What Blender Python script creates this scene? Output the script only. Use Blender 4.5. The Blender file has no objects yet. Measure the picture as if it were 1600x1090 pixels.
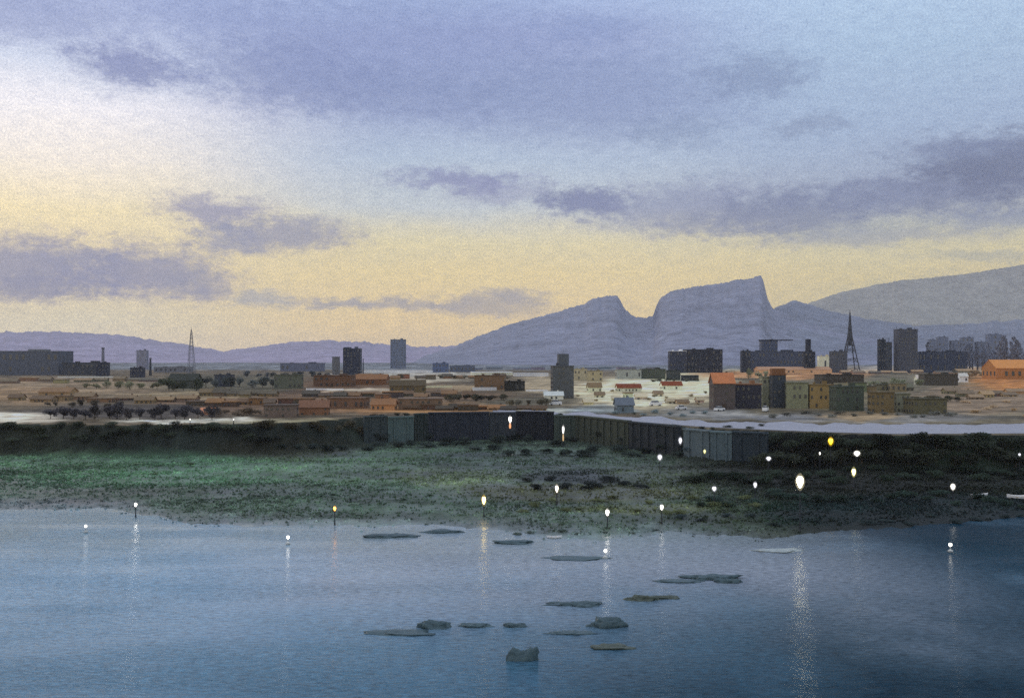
import bpy, bmesh, math, random
import numpy as np
from mathutils import Vector, Matrix, noise as mn
random.seed(7); rng = np.random.default_rng(7)
S = bpy.context.scene
COL = S.collection
F, CX, HY, CZ = 1600.0, 800.0, 560.0, 30.0      # lens in photo pixels, horizon row, eye height above the water
GL = 0.62                                        # how bright a white card lies under this sky
PZ = 10.0                                        # height of the town's plain

# ------------------------------------------------------------------ helpers
def lin(c):
    c = c/255.0
    return c/12.92 if c <= 0.04045 else ((c+0.055)/1.055)**2.4
def L3(r, g, b): return (lin(r), lin(g), lin(b))
def alb(c, k=1.0, sat=0.82):
    v = [lin(q)/GL*k for q in c]; m = 0.3*v[0]+0.59*v[1]+0.11*v[2]
    return tuple(min(0.8, max(0.003, (m+(q-m)*sat)*t)) for q, t in zip(v, (1.0, 0.98, 0.86)))
def interp(x, pts):
    if x <= pts[0][0]: return pts[0][1]
    for (a, b), (c, d) in zip(pts, pts[1:]):
        if x <= c: return b+(d-b)*(x-a)/(c-a)
    return pts[-1][1]
def fbm(x, y, z=0.0, o=4):
    return mn.fractal(Vector((x, y, z)), 1.0, 2.0, o, noise_basis='PERLIN_ORIGINAL')
def sstep(a, b, x):
    t = min(1, max(0, (x-a)/(b-a))); return t*t*(3-2*t)

class Nodes:
    def __init__(s, tree): s.t = tree; s.n = tree.nodes; s.l = tree.links
    def new(s, typ, **kw):
        n = s.n.new(typ)
        for k, v in kw.items(): setattr(n, k, v)
        return n
    def put(s, sock, v):
        if isinstance(v, bpy.types.NodeSocket): s.l.new(v, sock)
        elif v is not None: sock.default_value = v
    def math(s, op, a, b=None, c=None, clamp=False):
        n = s.new('ShaderNodeMath', operation=op, use_clamp=clamp)
        for i, v in enumerate((a, b, c)): s.put(n.inputs[i], v)
        return n.outputs[0]
    def vmath(s, op, a, b=None):
        n = s.new('ShaderNodeVectorMath', operation=op)
        s.put(n.inputs[0], a); s.put(n.inputs[1], b)
        return n.outputs[1] if op in ('LENGTH', 'DOT_PRODUCT', 'DISTANCE') else n.outputs[0]
    def mix(s, f, a, b, blend='MIX'):
        n = s.new('ShaderNodeMix', data_type='RGBA', blend_type=blend)
        s.put(n.inputs[0], f)
        for k, v in ((6, a), (7, b)):
            if isinstance(v, tuple) and len(v) == 3: v = v+(1,)
            s.put(n.inputs[k], v)
        return n.outputs[2]
    def noise(s, vec, scale, detail=3, rough=0.55):
        n = s.new('ShaderNodeTexNoise'); s.put(n.inputs['Vector'], vec)
        n.inputs['Scale'].default_value = scale; n.inputs['Detail'].default_value = detail
        n.inputs['Roughness'].default_value = rough
        return n
    def range(s, v, a, b, c=0.0, d=1.0, smooth=False):
        n = s.new('ShaderNodeMapRange', interpolation_type='SMOOTHSTEP' if smooth else 'LINEAR')
        s.put(n.inputs[0], v)
        for i, x in zip((1, 2, 3, 4), (a, b, c, d)): n.inputs[i].default_value = x
        return n.outputs[0]
    def ramp(s, f, stops):
        n = s.new('ShaderNodeValToRGB'); s.put(n.inputs[0], f)
        e = n.color_ramp.elements
        while len(e) < len(stops): e.new(0.5)
        for el, (p, c) in zip(e, stops): el.position = p; el.color = tuple(c)+(1,)
        return n.outputs[0]

MATS = {}
def mat(name, rgb=None, rough=0.85, var=0.35, scale=0.6, k=1.0, base=None, attr=None, spec=0.25):
    key = (name, rgb, k)
    if key in MATS: return MATS[key]
    m = bpy.data.materials.new(name); m.use_nodes = True
    N = Nodes(m.node_tree); b = m.node_tree.nodes['Principled BSDF']
    pos = N.new('ShaderNodeNewGeometry').outputs['Position']
    c = base or alb(rgb, k) if (rgb or base) else None
    if attr:
        a = N.new('ShaderNodeAttribute'); a.attribute_name = attr; src = a.outputs['Color']
    else: src = tuple(c)
    n1 = N.noise(pos, scale, 8, 0.85).outputs[0]
    n2 = N.noise(pos, scale*7, 2, 0.6).outputs[0]
    v = N.math('ADD', N.math('MULTIPLY', n1, 0.6), N.math('MULTIPLY', n2, 0.4))
    f = N.range(v, 0.33, 0.67, 1-var, 1+var)
    oi = N.new('ShaderNodeObjectInfo').outputs['Random']
    f = N.math('MULTIPLY', f, N.range(oi, 0, 1, 0.88, 1.12))
    comb = N.new('ShaderNodeCombineColor')
    for i in range(3): N.put(comb.inputs[i], f)
    col = N.mix(1.0, src, comb.outputs[0], 'MULTIPLY')
    N.put(b.inputs['Base Color'], col)
    b.inputs['Roughness'].default_value = rough
    b.inputs['Specular IOR Level'].default_value = spec
    MATS[key] = m
    return m
def glow(name, rgb, strength):
    key = (name, rgb, strength)
    if key in MATS: return MATS[key]
    m = bpy.data.materials.new(name); m.use_nodes = True
    b = m.node_tree.nodes['Principled BSDF']
    b.inputs['Base Color'].default_value = (0.6, 0.6, 0.6, 1)
    b.inputs['Emission Color'].default_value = L3(*rgb)+(1,)
    b.inputs['Emission Strength'].default_value = strength
    MATS[key] = m
    return m

def mesh_from(name, verts, faces, m=None, smooth=False):
    me = bpy.data.meshes.new(name); me.from_pydata([tuple(v) for v in verts], [], faces)
    if m: me.materials.append(m)
    if smooth: me.shade_smooth()
    me.update(); return me
def link(name, me, parent=None, loc=(0, 0, 0), rz=0):
    o = bpy.data.objects.new(name, me); COL.objects.link(o)
    o.location = loc; o.rotation_euler = (0, 0, rz)
    if parent: o.parent = parent
    return o
def tag(o, label, cat, group=None):
    o['label'] = label; o['category'] = cat; o['kind'] = 'thing'
    if group: o['group'] = group
    return o
def thing(name, label, cat, loc, rz=0, group=None):
    return tag(link(name, None, None, loc, rz), label, cat, group)
def box(cx, cy, z0, w, d, h, taper=1.0):
    x, y = w/2, d/2; t = taper
    v = [(cx-x, cy-y, z0), (cx+x, cy-y, z0), (cx+x, cy+y, z0), (cx-x, cy+y, z0),
         (cx-x*t, cy-y*t, z0+h), (cx+x*t, cy-y*t, z0+h), (cx+x*t, cy+y*t, z0+h), (cx-x*t, cy+y*t, z0+h)]
    f = [(0, 3, 2, 1), (4, 5, 6, 7), (0, 1, 5, 4), (1, 2, 6, 5), (2, 3, 7, 6), (3, 0, 4, 7)]
    return v, f
def merge(*parts):
    V, Fc = [], []
    for v, f in parts:
        o = len(V); V += list(v); Fc += [tuple(i+o for i in q) for q in f]
    return V, Fc
def tube(p, q, r0, r1=None, n=6):
    r1 = r0 if r1 is None else r1
    p, q = Vector(p), Vector(q); d = (q-p).normalized()
    a = d.orthogonal().normalized(); b = d.cross(a)
    V = []
    for c, r in ((p, r0), (q, r1)):
        for i in range(n):
            t = 2*math.pi*i/n; V.append(c+(a*math.cos(t)+b*math.sin(t))*r)
    Fc = [(i, (i+1) % n, n+(i+1) % n, n+i) for i in range(n)]+[tuple(range(n))[::-1], tuple(range(n, 2*n))]
    return V, Fc
def lathe(profile, n=12):
    V, Fc = [], []
    for r, z in profile:
        for i in range(n):
            t = 2*math.pi*i/n; V.append((r*math.cos(t), r*math.sin(t), z))
    for k in range(len(profile)-1):
        for i in range(n):
            Fc.append((k*n+i, k*n+(i+1) % n, (k+1)*n+(i+1) % n, (k+1)*n+i))
    Fc += [tuple(range(n))[::-1], tuple(range((len(profile)-1)*n, len(profile)*n))]
    return V, Fc

# ------------------------------------------------------------------ terrain shape
SHORE = [(-600, 796), (0, 800), (120, 803), (212, 812), (300, 826), (450, 830), (560, 836), (640, 829), (700, 832), (760, 836),
         (850, 850), (960, 852), (1060, 838), (1120, 846), (1240, 852), (1290, 836), (1400, 828), (1500, 820), (1600, 812), (2200, 806)]
EDGE = [(-600, 664), (0, 663), (60, 662), (180, 664), (330, 663), (460, 660), (560, 652), (680, 649), (800, 648), (900, 650), (1000, 660),
        (1100, 669), (1200, 673), (1300, 677), (1400, 680), (1600, 679), (2200, 676)]
def shoreD(px): return F*CZ/(interp(px, SHORE)-HY)+4.5*fbm(px*0.018, 3.1)+1.6*fbm(px*0.11, 8.1)
def edgeD(px): return F*(CZ-PZ)/(interp(px, EDGE)-HY)
def zt(x, D):
    px = CX+F*x/max(D, 60)
    ds, de = shoreD(px), edgeD(px)
    if D < ds: return max(-4.0, -0.12*(ds-D)-0.05)
    t = (D-ds)/max(10, de-9-ds)
    low = 1.6*min(1, t)**1.4+0.16*fbm(x*0.03, D*0.03)*min(1, t*6)
    if t <= 1: return low-0.05*(1-min(1, t*10))
    s = sstep(0, 1, (D-(de-9))/9)
    far = sstep(350, 700, D)*0.6*fbm(x*0.008, D*0.008)
    return low*(1-s)+(PZ+far)*s
def ground_at(px, py):
    D = 130.0
    while D < 14000:
        x = (px-CX)/F*D; z = zt(x, D)
        if HY+F*(CZ-z)/D <= py and D >= shoreD(px): return x, D, z
        D *= 1.004
    return (px-CX)/F*3000, 3000, PZ

# ------------------------------------------------------------------ ground colours (what grows or lies where)
PATCH = [
 (150, 616, 160, 6, (96, 84, 66), .8), (60, 630, 120, 5, (104, 88, 70), .7), (250, 602, 90, 5, (84, 84, 72), .8), (400, 612, 110, 5, (70, 66, 56), .8), (330, 628, 120, 5, (110, 82, 60), .8),
 (500, 614, 110, 5, (98, 72, 52), .8), (560, 640, 90, 6, (134, 96, 60), .8), (720, 620, 110, 6, (86, 70, 54), .8), (780, 600, 60, 5, (96, 76, 58), .7), (700, 631, 80, 4, (150, 112, 72), .7),
 (1200, 652, 100, 4, (112, 114, 122), .7), (1430, 640, 120, 5, (96, 92, 84), .8), (1450, 612, 90, 5, (104, 94, 76), .7), (1530, 600, 60, 5, (120, 98, 70), .7),
 (110, 602, 230, 14, (150, 124, 96), .8), (40, 618, 90, 14, (152, 118, 82), .8), (30, 652, 85, 9, (214, 200, 182), 1), (320, 657, 150, 5, (220, 212, 198), 1),
 (200, 643, 170, 12, (62, 58, 62), .8), (360, 600, 120, 16, (92, 88, 72), .8), (440, 632, 150, 16, (118, 88, 66), .8), (280, 618, 130, 6, (168, 144, 108), .7),
 (560, 600, 120, 13, (112, 80, 54), .8), (640, 592, 90, 5, (196, 184, 164), .8), (640, 618, 150, 14, (128, 98, 72), .7), (700, 641, 150, 6, (170, 120, 66), .9),
 (640, 584, 130, 3, (200, 195, 188), .8), (760, 606, 90, 5, (178, 150, 112), .7), (850, 600, 50, 13, (182, 162, 130), .8), (830, 630, 80, 10, (104, 100, 86), .7),
 (1005, 612, 118, 27, (240, 222, 182), 1), (1080, 600, 60, 20, (240, 220, 178), 1), (880, 643, 110, 7, (178, 184, 180), .8), (950, 640, 50, 8, (120, 132, 142), .7),
 (1090, 645, 70, 10, (142, 142, 146), .8), (1230, 578, 110, 5, (218, 192, 140), 1), (1230, 586, 150, 6, (200, 136, 78), .9), (1280, 620, 90, 18, (124, 112, 76), .8),
 (1400, 600, 120, 14, (126, 118, 98), .7), (1350, 652, 240, 8, (136, 136, 146), .6), (1400, 577, 190, 6, (206, 172, 134), 1), (1540, 622, 110, 26, (146, 122, 100), .9), (1595, 592, 85, 22, (196, 122, 42), 1),
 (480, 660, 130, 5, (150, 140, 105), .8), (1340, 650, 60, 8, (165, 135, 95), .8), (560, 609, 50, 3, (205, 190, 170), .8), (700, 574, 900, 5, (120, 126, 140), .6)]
BANK = [
 (60, 690, 200, 26, (58, 62, 52), .8), (330, 690, 260, 22, (42, 50, 50), .8), (240, 735, 280, 28, (84, 126, 98), .95), (80, 725, 120, 18, (96, 136, 106), .8),
 (600, 730, 240, 30, (92, 126, 98), .85), (450, 700, 120, 20, (64, 62, 48), .6), (640, 780, 180, 26, (84, 114, 96), .85), (720, 745, 90, 18, (116, 132, 100), .7),
 (900, 770, 200, 16, (78, 80, 54), .8), (800, 720, 160, 18, (60, 80, 68), .7), (930, 745, 130, 12, (34, 42, 44), .9), (1050, 745, 130, 20, (76, 90, 68), .8),
 (1100, 800, 160, 22, (58, 74, 56), .8), (1000, 795, 120, 8, (112, 122, 84), .7), (1280, 800, 110, 20, (30, 62, 46), .8), (1380, 725, 330, 60, (32, 38, 33), .95),
 (1540, 710, 120, 26, (42, 60, 46), .8), (1450, 800, 260, 30, (28, 42, 48), .85), (100, 790, 160, 12, (104, 112, 122), .8), (350, 815, 150, 14, (118, 136, 132), .7),
 (560, 822, 160, 12, (120, 136, 136), .7), (1150, 840, 130, 12, (104, 116, 112), .6), (800, 830, 120, 14, (74, 84, 80), .7)]
def ground_rgb(x, D, z):
    px = CX+F*x/D; py = HY+F*(CZ-z)/D
    qx = px+30*fbm(x*0.02+5, D*0.02, 1)+14*fbm(px*0.03, py*0.12, 2); qy = py+3.5*fbm(px*0.025, py*0.1, 3)
    top = HY+F*(CZ-PZ)/edgeD(px)
    if D >= edgeD(px)+0.5:
        c = (102, 88, 70) if px < 1000 else (108, 98, 80); lst = PATCH
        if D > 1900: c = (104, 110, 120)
    else:
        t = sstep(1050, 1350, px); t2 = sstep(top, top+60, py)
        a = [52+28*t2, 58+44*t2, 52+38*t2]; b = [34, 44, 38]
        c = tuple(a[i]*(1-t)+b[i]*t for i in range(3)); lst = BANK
    c = list(c)
    for cx, cy, rx, ry, rgb, st in lst:
        d = math.hypot((qx-cx)/rx, (qy-cy)/ry)
        if d < 1.25:
            w = st*(1-sstep(0.65, 1.25, d))
            for i in range(3): c[i] += (rgb[i]-c[i])*w
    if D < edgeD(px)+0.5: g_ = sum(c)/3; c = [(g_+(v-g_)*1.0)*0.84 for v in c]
    n = 1+0.16*fbm(x*0.05, D*0.05, 7)+0.14*fbm(px*0.05, py*0.35, 9)
    if D < edgeD(px)+0.5:
        w = 0.85*(1-sstep(0, 22+10*fbm(px*0.02, 5.5), D-shoreD(px)))
        for i, q in enumerate((104, 122, 134)): c[i] += (q-c[i])*w*(1-0.97*sstep(1060, 1250, px))
    n *= 1+0.22*fbm(x*0.35, D*0.12, 3)+0.3*fbm(x*0.02+9, D*0.06, 5)
    return [min(255, v*n) for v in c]

rowsD = [120+1.7*i for i in range(int((430-120)/1.7))]
pyv = HY+F*(CZ-PZ)/rowsD[-1]
while pyv > 563.4:
    pyv -= 1.0; rowsD.append(F*(CZ-PZ)/(pyv-HY))
rowsD += [11500, 13500]
cols = [-1.25+2.5*i/520 for i in range(521)]
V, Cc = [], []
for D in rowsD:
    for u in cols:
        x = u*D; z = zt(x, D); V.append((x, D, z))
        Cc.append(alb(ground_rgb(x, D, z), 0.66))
nc = len(cols)
Fc = [(r*nc+c, r*nc+c+1, (r+1)*nc+c+1, (r+1)*nc+c) for r in range(len(rowsD)-1) for c in range(nc-1)]
gm = mat('earth_and_grass', attr='cover', rough=0.95, var=0.30, scale=0.35, spec=0.1)
me = mesh_from('ground', V, Fc, gm, True)
wa = me.attributes.new('wet', 'FLOAT', 'POINT')
wa.data.foreach_set('value', np.array([(1-0.8*sstep(0.12, 0.3, u))*max(1-sstep(2, 22, D-shoreD(CX+F*u)), 0.62*(1-sstep(-14, -6, D-edgeD(CX+F*u)))) for D in rowsD for u in cols], dtype=np.float32))
nt_ = Nodes(gm.node_tree); pb = gm.node_tree.nodes['Principled BSDF']; at = nt_.new('ShaderNodeAttribute'); at.attribute_name = 'wet'
wf = nt_.math('MULTIPLY', at.outputs['Fac'], nt_.range(nt_.noise(nt_.new('ShaderNodeNewGeometry').outputs['Position'], 0.12, 4, 0.6).outputs[0], 0.33, 0.62, 0.35, 1.0))
nt_.put(pb.inputs['Roughness'], nt_.range(wf, 0, 1, 0.9, 0.12)); nt_.put(pb.inputs['Specular IOR Level'], nt_.range(wf, 0, 1, 0.1, 0.45))
ca = me.color_attributes.new('cover', 'FLOAT_COLOR', 'POINT')
ca.data.foreach_set('color', np.concatenate([np.array(Cc), np.ones((len(Cc), 1))], 1).astype(np.float32).ravel())
g = link('ground', me); g['kind'] = 'structure'

# water
wm = bpy.data.materials.new('lake_water'); wm.use_nodes = True
N = Nodes(wm.node_tree); b = wm.node_tree.nodes['Principled BSDF']
pos = N.new('ShaderNodeNewGeometry').outputs['Position']
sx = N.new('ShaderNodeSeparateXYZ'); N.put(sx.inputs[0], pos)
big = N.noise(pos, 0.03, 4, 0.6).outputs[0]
right_dark = N.math('ADD', N.range(sx.outputs[0], -34, 34, 0, 1), N.range(big, 0.3, 0.7, -0.3, 0.3), clamp=True)  # water reflection painted in: lighter at left, darker towards the right
wc = N.mix(right_dark, (0.19, 0.37, 0.52), (0.006, 0.045, 0.078))
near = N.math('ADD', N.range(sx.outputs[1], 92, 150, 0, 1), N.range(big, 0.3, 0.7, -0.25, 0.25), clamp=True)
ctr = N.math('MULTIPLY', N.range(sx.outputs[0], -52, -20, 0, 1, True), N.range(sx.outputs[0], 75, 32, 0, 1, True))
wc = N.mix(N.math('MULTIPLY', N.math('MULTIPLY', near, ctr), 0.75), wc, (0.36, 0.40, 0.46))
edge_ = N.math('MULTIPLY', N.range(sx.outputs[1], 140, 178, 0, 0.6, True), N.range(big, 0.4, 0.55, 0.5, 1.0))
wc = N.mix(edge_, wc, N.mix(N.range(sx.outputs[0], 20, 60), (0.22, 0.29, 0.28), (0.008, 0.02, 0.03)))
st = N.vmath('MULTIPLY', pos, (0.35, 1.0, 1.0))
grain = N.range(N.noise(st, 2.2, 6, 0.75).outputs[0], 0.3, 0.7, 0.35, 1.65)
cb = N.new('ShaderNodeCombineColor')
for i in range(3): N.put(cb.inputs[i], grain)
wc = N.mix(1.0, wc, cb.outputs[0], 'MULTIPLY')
near_fade = N.range(N.math('ADD', sx.outputs[1], N.range(big, 0.3, 0.7, -16, 16)), 88, 140, 0, 1, True)  # water colour darker towards the camera
wc = N.mix(near_fade, N.mix(1.0, wc, (0.34, 0.52, 0.56), 'MULTIPLY'), wc)
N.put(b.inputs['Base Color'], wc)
b.inputs['IOR'].default_value = 1.33
N.put(b.inputs['Specular IOR Level'], N.range(right_dark, 0, 1, 0.42, 0.09))
b.inputs['Roughness'].default_value = 0.085
w1 = N.noise(N.vmath('MULTIPLY', pos, (0.16, 1.0, 1.0)), 0.9, 5, 0.7).outputs[0]
calm = N.range(N.noise(N.vmath('MULTIPLY', pos, (0.25, 1.0, 1.0)), 0.07, 3, 0.6).outputs[0], 0.38, 0.62, 0.35, 1.0)
bp = N.new('ShaderNodeBump'); bp.inputs['Distance'].default_value = 0.16
N.put(bp.inputs['Strength'], calm); N.put(bp.inputs['Height'], w1)
N.put(b.inputs['Normal'], bp.outputs[0])
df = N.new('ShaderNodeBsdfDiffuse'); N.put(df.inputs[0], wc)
mxs = N.new('ShaderNodeMixShader'); N.put(mxs.inputs[0], N.math('MULTIPLY', N.math('POWER', right_dark, 1.4), 0.62))  # dark diffuse mixed in at right in place of a darker reflection
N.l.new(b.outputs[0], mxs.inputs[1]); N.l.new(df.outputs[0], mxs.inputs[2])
N.l.new(mxs.outputs[0], [n for n in N.n if n.type == 'OUTPUT_MATERIAL'][0].inputs['Surface'])
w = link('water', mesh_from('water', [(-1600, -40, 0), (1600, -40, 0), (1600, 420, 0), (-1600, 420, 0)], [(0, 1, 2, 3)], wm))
w['kind'] = 'structure'

# road along the top of the embankment
RT = [(770, 641), (830, 641), (900, 644), (1000, 652), (1100, 658), (1200, 660), (1300, 661), (1400, 663), (1500, 663), (1600, 661), (1900, 658)]
RB = [(770, 645), (830, 646), (900, 649), (1000, 659), (1100, 667), (1200, 671.5), (1300, 675.5), (1400, 678), (1500, 677.5), (1600, 677), (1900, 674)]
V, Fc = [], []
xs = list(range(770, 1900, 6))
for px in xs:
    for k in range(9):
        py = interp(px, RT)+(interp(px, RB)-interp(px, RT))*k/8 + (1-k/8)*5.0*fbm(px*0.02, 2)
        D = F*(CZ-PZ)/(py-HY); x = (px-CX)/F*D; V.append((x, D, zt(x, D)+0.07))
for i in range(len(xs)-1):
    for k in range(8): Fc.append((i*9+k, i*9+k+1, (i+1)*9+k+1, (i+1)*9+k))
o = link('road', mesh_from('road', V, Fc, mat('pale_asphalt', (136, 138, 158), var=0.3, scale=0.25, rough=0.7))); o['kind'] = 'structure'

# ------------------------------------------------------------------ mountains
def range_mesh(name, pts, D0, front, rgb, x0, x1, k=1.0, rug=1.0, seed=0):
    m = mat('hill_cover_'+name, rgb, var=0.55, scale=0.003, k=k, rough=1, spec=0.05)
    nx, nt = 420, 44; V, Fc = [], []
    for i in range(nx+1):
        px = x0+(x1-x0)*i/nx
        H = CZ+(HY-interp(px, pts))*D0/F
        H += rug*(9*fbm(px*0.05, seed, 4)+7*fbm(px*0.25, seed, 6))*D0/8000*1.5
        for j in range(nt+1):
            t = j/nt
            if t <= 0.8:
                s = t/0.8; y = D0-front*(1-s); e = s**1.7
            else:
                s = (t-0.8)/0.2; y = D0+1200*s; e = 1-0.9*s*s
            z = PZ-8+(H-PZ+8)*e; x = (px-CX)/F*y
            rid = fbm(x*0.0016+seed, y*0.0016, 1, 5)
            z += rug*0.15*(H-PZ)*rid*math.sin(math.pi*min(1, e))*(0 if t >= 0.8 else 1)
            z = min(z, CZ+(H-CZ)*y/D0) if t < 0.8 else z
            V.append((x, y, max(z, PZ-8)))
    for i in range(nx):
        for j in range(nt): Fc.append((i*(nt+1)+j, (i+1)*(nt+1)+j, (i+1)*(nt+1)+j+1, i*(nt+1)+j+1))
    o = link(name, mesh_from(name, V, Fc, m, True)); o['kind'] = 'structure'
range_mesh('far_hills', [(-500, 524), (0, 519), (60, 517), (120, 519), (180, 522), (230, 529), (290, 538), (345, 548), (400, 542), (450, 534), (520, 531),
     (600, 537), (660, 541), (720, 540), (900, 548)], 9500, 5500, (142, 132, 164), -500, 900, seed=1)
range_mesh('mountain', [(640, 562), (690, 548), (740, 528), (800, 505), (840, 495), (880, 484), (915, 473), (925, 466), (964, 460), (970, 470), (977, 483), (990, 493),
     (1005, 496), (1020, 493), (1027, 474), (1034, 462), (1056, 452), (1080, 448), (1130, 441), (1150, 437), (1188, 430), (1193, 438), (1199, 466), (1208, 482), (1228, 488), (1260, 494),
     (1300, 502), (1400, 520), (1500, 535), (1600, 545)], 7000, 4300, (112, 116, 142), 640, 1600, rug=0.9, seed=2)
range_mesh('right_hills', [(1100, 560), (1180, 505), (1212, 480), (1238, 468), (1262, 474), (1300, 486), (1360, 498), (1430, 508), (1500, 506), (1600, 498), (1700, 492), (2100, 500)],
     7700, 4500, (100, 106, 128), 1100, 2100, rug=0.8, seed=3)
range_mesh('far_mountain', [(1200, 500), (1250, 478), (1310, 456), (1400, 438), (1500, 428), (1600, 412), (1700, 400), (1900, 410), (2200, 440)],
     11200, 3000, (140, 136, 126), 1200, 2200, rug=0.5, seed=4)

# ------------------------------------------------------------------ buildings
WALLM = {}
glass = mat('dark_window_glass', (54, 56, 62), rough=0.15, var=0.2, scale=0.2, spec=0.6)
door_m = mat('door_paint', (60, 48, 40), rough=0.6)
white_m = mat('white_paint', (225, 222, 215), var=0.12)
metal_m = mat('dark_metal', (38, 42, 54), rough=0.6, var=0.15)
WIN = {}
def window_mesh(w, h):
    k = (round(w, 1), round(h, 1))
    if k not in WIN:
        v, f = box(0, -0.06, 0, k[0], 0.12, k[1]); WIN[k] = mesh_from('window', v, f, glass)
    return WIN[k]
def building(name, cat, label, x0, x1, yt, yb, wall, roofc=None, roof='flat', D=None, win=(0, 0), group=None, depth=0.6, yaw=None, extra=None, parapet=True, door=False):
    px = (x0+x1)/2
    if D is None: X, D, Z = ground_at(px, yb)
    else: X = (px-CX)/F*D; Z = zt(X, D)
    W = (x1-x0)/F*D; top = CZ-(yt-HY)*D/F; H = top-Z
    yaw = random.uniform(-0.12, 0.12) if yaw is None else yaw
    d = max(W*depth, 5) if W < 60 else W*0.3
    W = W/(math.cos(yaw)+depth*0.5*abs(math.sin(yaw)))
    root = thing(name, label, cat, (X, D+d/2, Z-0.4), yaw, group); H += 0.4
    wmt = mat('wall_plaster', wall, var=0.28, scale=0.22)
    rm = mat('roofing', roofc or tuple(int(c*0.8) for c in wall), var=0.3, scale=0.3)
    if roof == 'flat':
        v, f = box(0, 0, 0, W, d, H-0.5); link('wall', mesh_from('wall', v, f, wmt), root)
        p = [box(0, 0, H-0.5, W+0.5, d+0.5, 0.5)]
        if W > 9 and H > 6: p += [box(W*0.22, 0.1*d, H, W*0.18, d*0.3, min(2.2, H*0.12)), box(-W*0.25, 0, H, W*0.08, d*0.2, min(1.4, H*0.08))]
        v, f = merge(*p); link('roof', mesh_from('roof', v, f, rm), root)
        hw = H-0.5
    elif roof == 'gable':
        rh = min(H*0.42, d*0.5); hw = H-rh; ov = 0.4
        v, f = box(0, 0, 0, W, d, hw)
        n = len(v); v = v+[(-W/2, 0, H-0.1), (W/2, 0, H-0.1)]
        f = f+[(4, 7, n), (5, n+1, 6)]
        link('wall', mesh_from('wall', v, f, wmt), root)
        a, bq = W/2+ov, d/2+ov; z0 = hw-0.25
        v = [(-a, -bq, z0), (a, -bq, z0), (a, 0, H), (-a, 0, H), (-a, bq, z0), (a, bq, z0)]
        v += [(q[0], q[1], q[2]+0.22) for q in v]
        f = [(0, 1, 2, 3)[::-1], (3, 2, 5, 4)[::-1], (6, 7, 8, 9), (9, 8, 11, 10), (0, 6, 9, 3), (3, 9, 10, 4), (1, 2, 8, 7), (2, 5, 11, 8), (0, 1, 7, 6), (4, 10, 11, 5)]
        rf = link('roof', mesh_from('roof', v, f, rm), root)
        if W > 6:
            v, f = box(W*0.25, d*0.12, H-rh*0.5, 0.7, 0.7, rh*0.5+0.7); link('chimney', mesh_from('chimney', v, f, wmt), rf)
    nx, nz = win
    if nx:
        ww = W/nx*0.40; wh = hw/nz*0.40
        for i in range(nx):
            for j in range(nz):
                if (door and j == 0 and i == nx//2) or random.random() < 0.45: continue
                link('window', window_mesh(ww, wh), root, (-W/2+W*(i+.5)/nx, -d/2, hw*(j+.32)/nz))
        nd = max(1, int(nx*d/W))
        for j in range(nz):
            for i in range(nd):
                s = -1 if X > 0 else 1
                if nx*nz+j*nd+i > 90: break
                o = link('window', window_mesh(ww, wh), root, (s*W/2, -d/2+d*(i+.5)/nd, hw*(j+.32)/nz), s*math.pi/2)
    if door:
        v, f = box(0, -0.08, 0.4, 1.4, 0.16, 2.3); link('door', mesh_from('door', v, f, door_m), root, (0, -d/2, 0))
    for e in (extra or []): e(root, W, d, H)
    return root
def mast_part(dx, h, r=0.35, name='antenna'):
    def f(root, W, d, H):
        v, q = merge(tube((dx*W, 0, H-0.1), (dx*W, 0, H+h), r, r*0.4)); link(name, mesh_from(name, v, q, metal_m), root)
    return f
def block_part(x0, x1, h, z=None, name='upper_storey', rgb=(60, 66, 84)):
    def f(root, W, d, H):
        z0 = H if z is None else z
        v, q = box((x0+x1)/2*W, 0, z0, (x1-x0)*W, d*0.7, h); link(name, mesh_from(name, v, q, mat('wall_plaster', rgb, var=0.28, scale=0.22)), root)
    return f
dk = (40, 44, 62)
FL = 'flat'; GA = 'gable'
B = building
# skyline, left to right
B('warehouse', 'warehouse', 'long flat-roofed grey-blue warehouse at the far left edge of the skyline', -70, 95, 548, 586, (74, 80, 98), (88, 92, 104), D=1250, win=(16, 2))
B('warehouse', 'warehouse', 'low dark wing just right of the long grey-blue warehouse', 97, 158, 566, 586, (50, 54, 66), D=1230, win=(8, 2))
B('office_block', 'block', 'small dark blue block at the foot of the thin pale chimney', 149, 167, 567, 587, dk, D=1150, win=(4, 3))
B('office_block', 'block', 'small dark blue block below the pale lilac tower', 203, 223, 574, 589, dk, D=1080, win=(4, 2))
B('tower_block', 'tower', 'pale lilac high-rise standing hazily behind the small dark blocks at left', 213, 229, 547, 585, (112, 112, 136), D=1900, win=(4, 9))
B('warehouse', 'shed', 'low grey shed right of the slim dark mast', 240, 292, 573, 584, (96, 98, 112), D=1500, win=(7, 1))
B('warehouse', 'warehouse', 'long low blue-grey hall left of the slim grey tower', 437, 505, 567, 580, (84, 90, 118), D=1600, win=(9, 1))
B('tower_block', 'tower', 'slim grey tower beside the tallest dark block left of centre', 519, 530, 557, 586, (92, 94, 106), D=1300, win=(3, 7))
B('tower_block', 'tower', 'dark navy tower block standing alone left of centre', 536, 563, 544, 586, (34, 40, 60), (60, 66, 84), D=1280, win=(5, 9), extra=[block_part(-0.5, -0.1, 1.6, name='plant_room')])
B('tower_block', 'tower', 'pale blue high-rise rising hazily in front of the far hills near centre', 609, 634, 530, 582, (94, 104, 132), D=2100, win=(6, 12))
B('office_block', 'block', 'squat blue block in front of the mountain foot', 676, 700, 567, 583, (66, 82, 122), D=1500, win=(5, 2))
B('warehouse', 'warehouse', 'low slate-blue hall right of the squat blue block', 702, 742, 571, 583, (82, 92, 120), D=1550, win=(7, 1))
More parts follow.
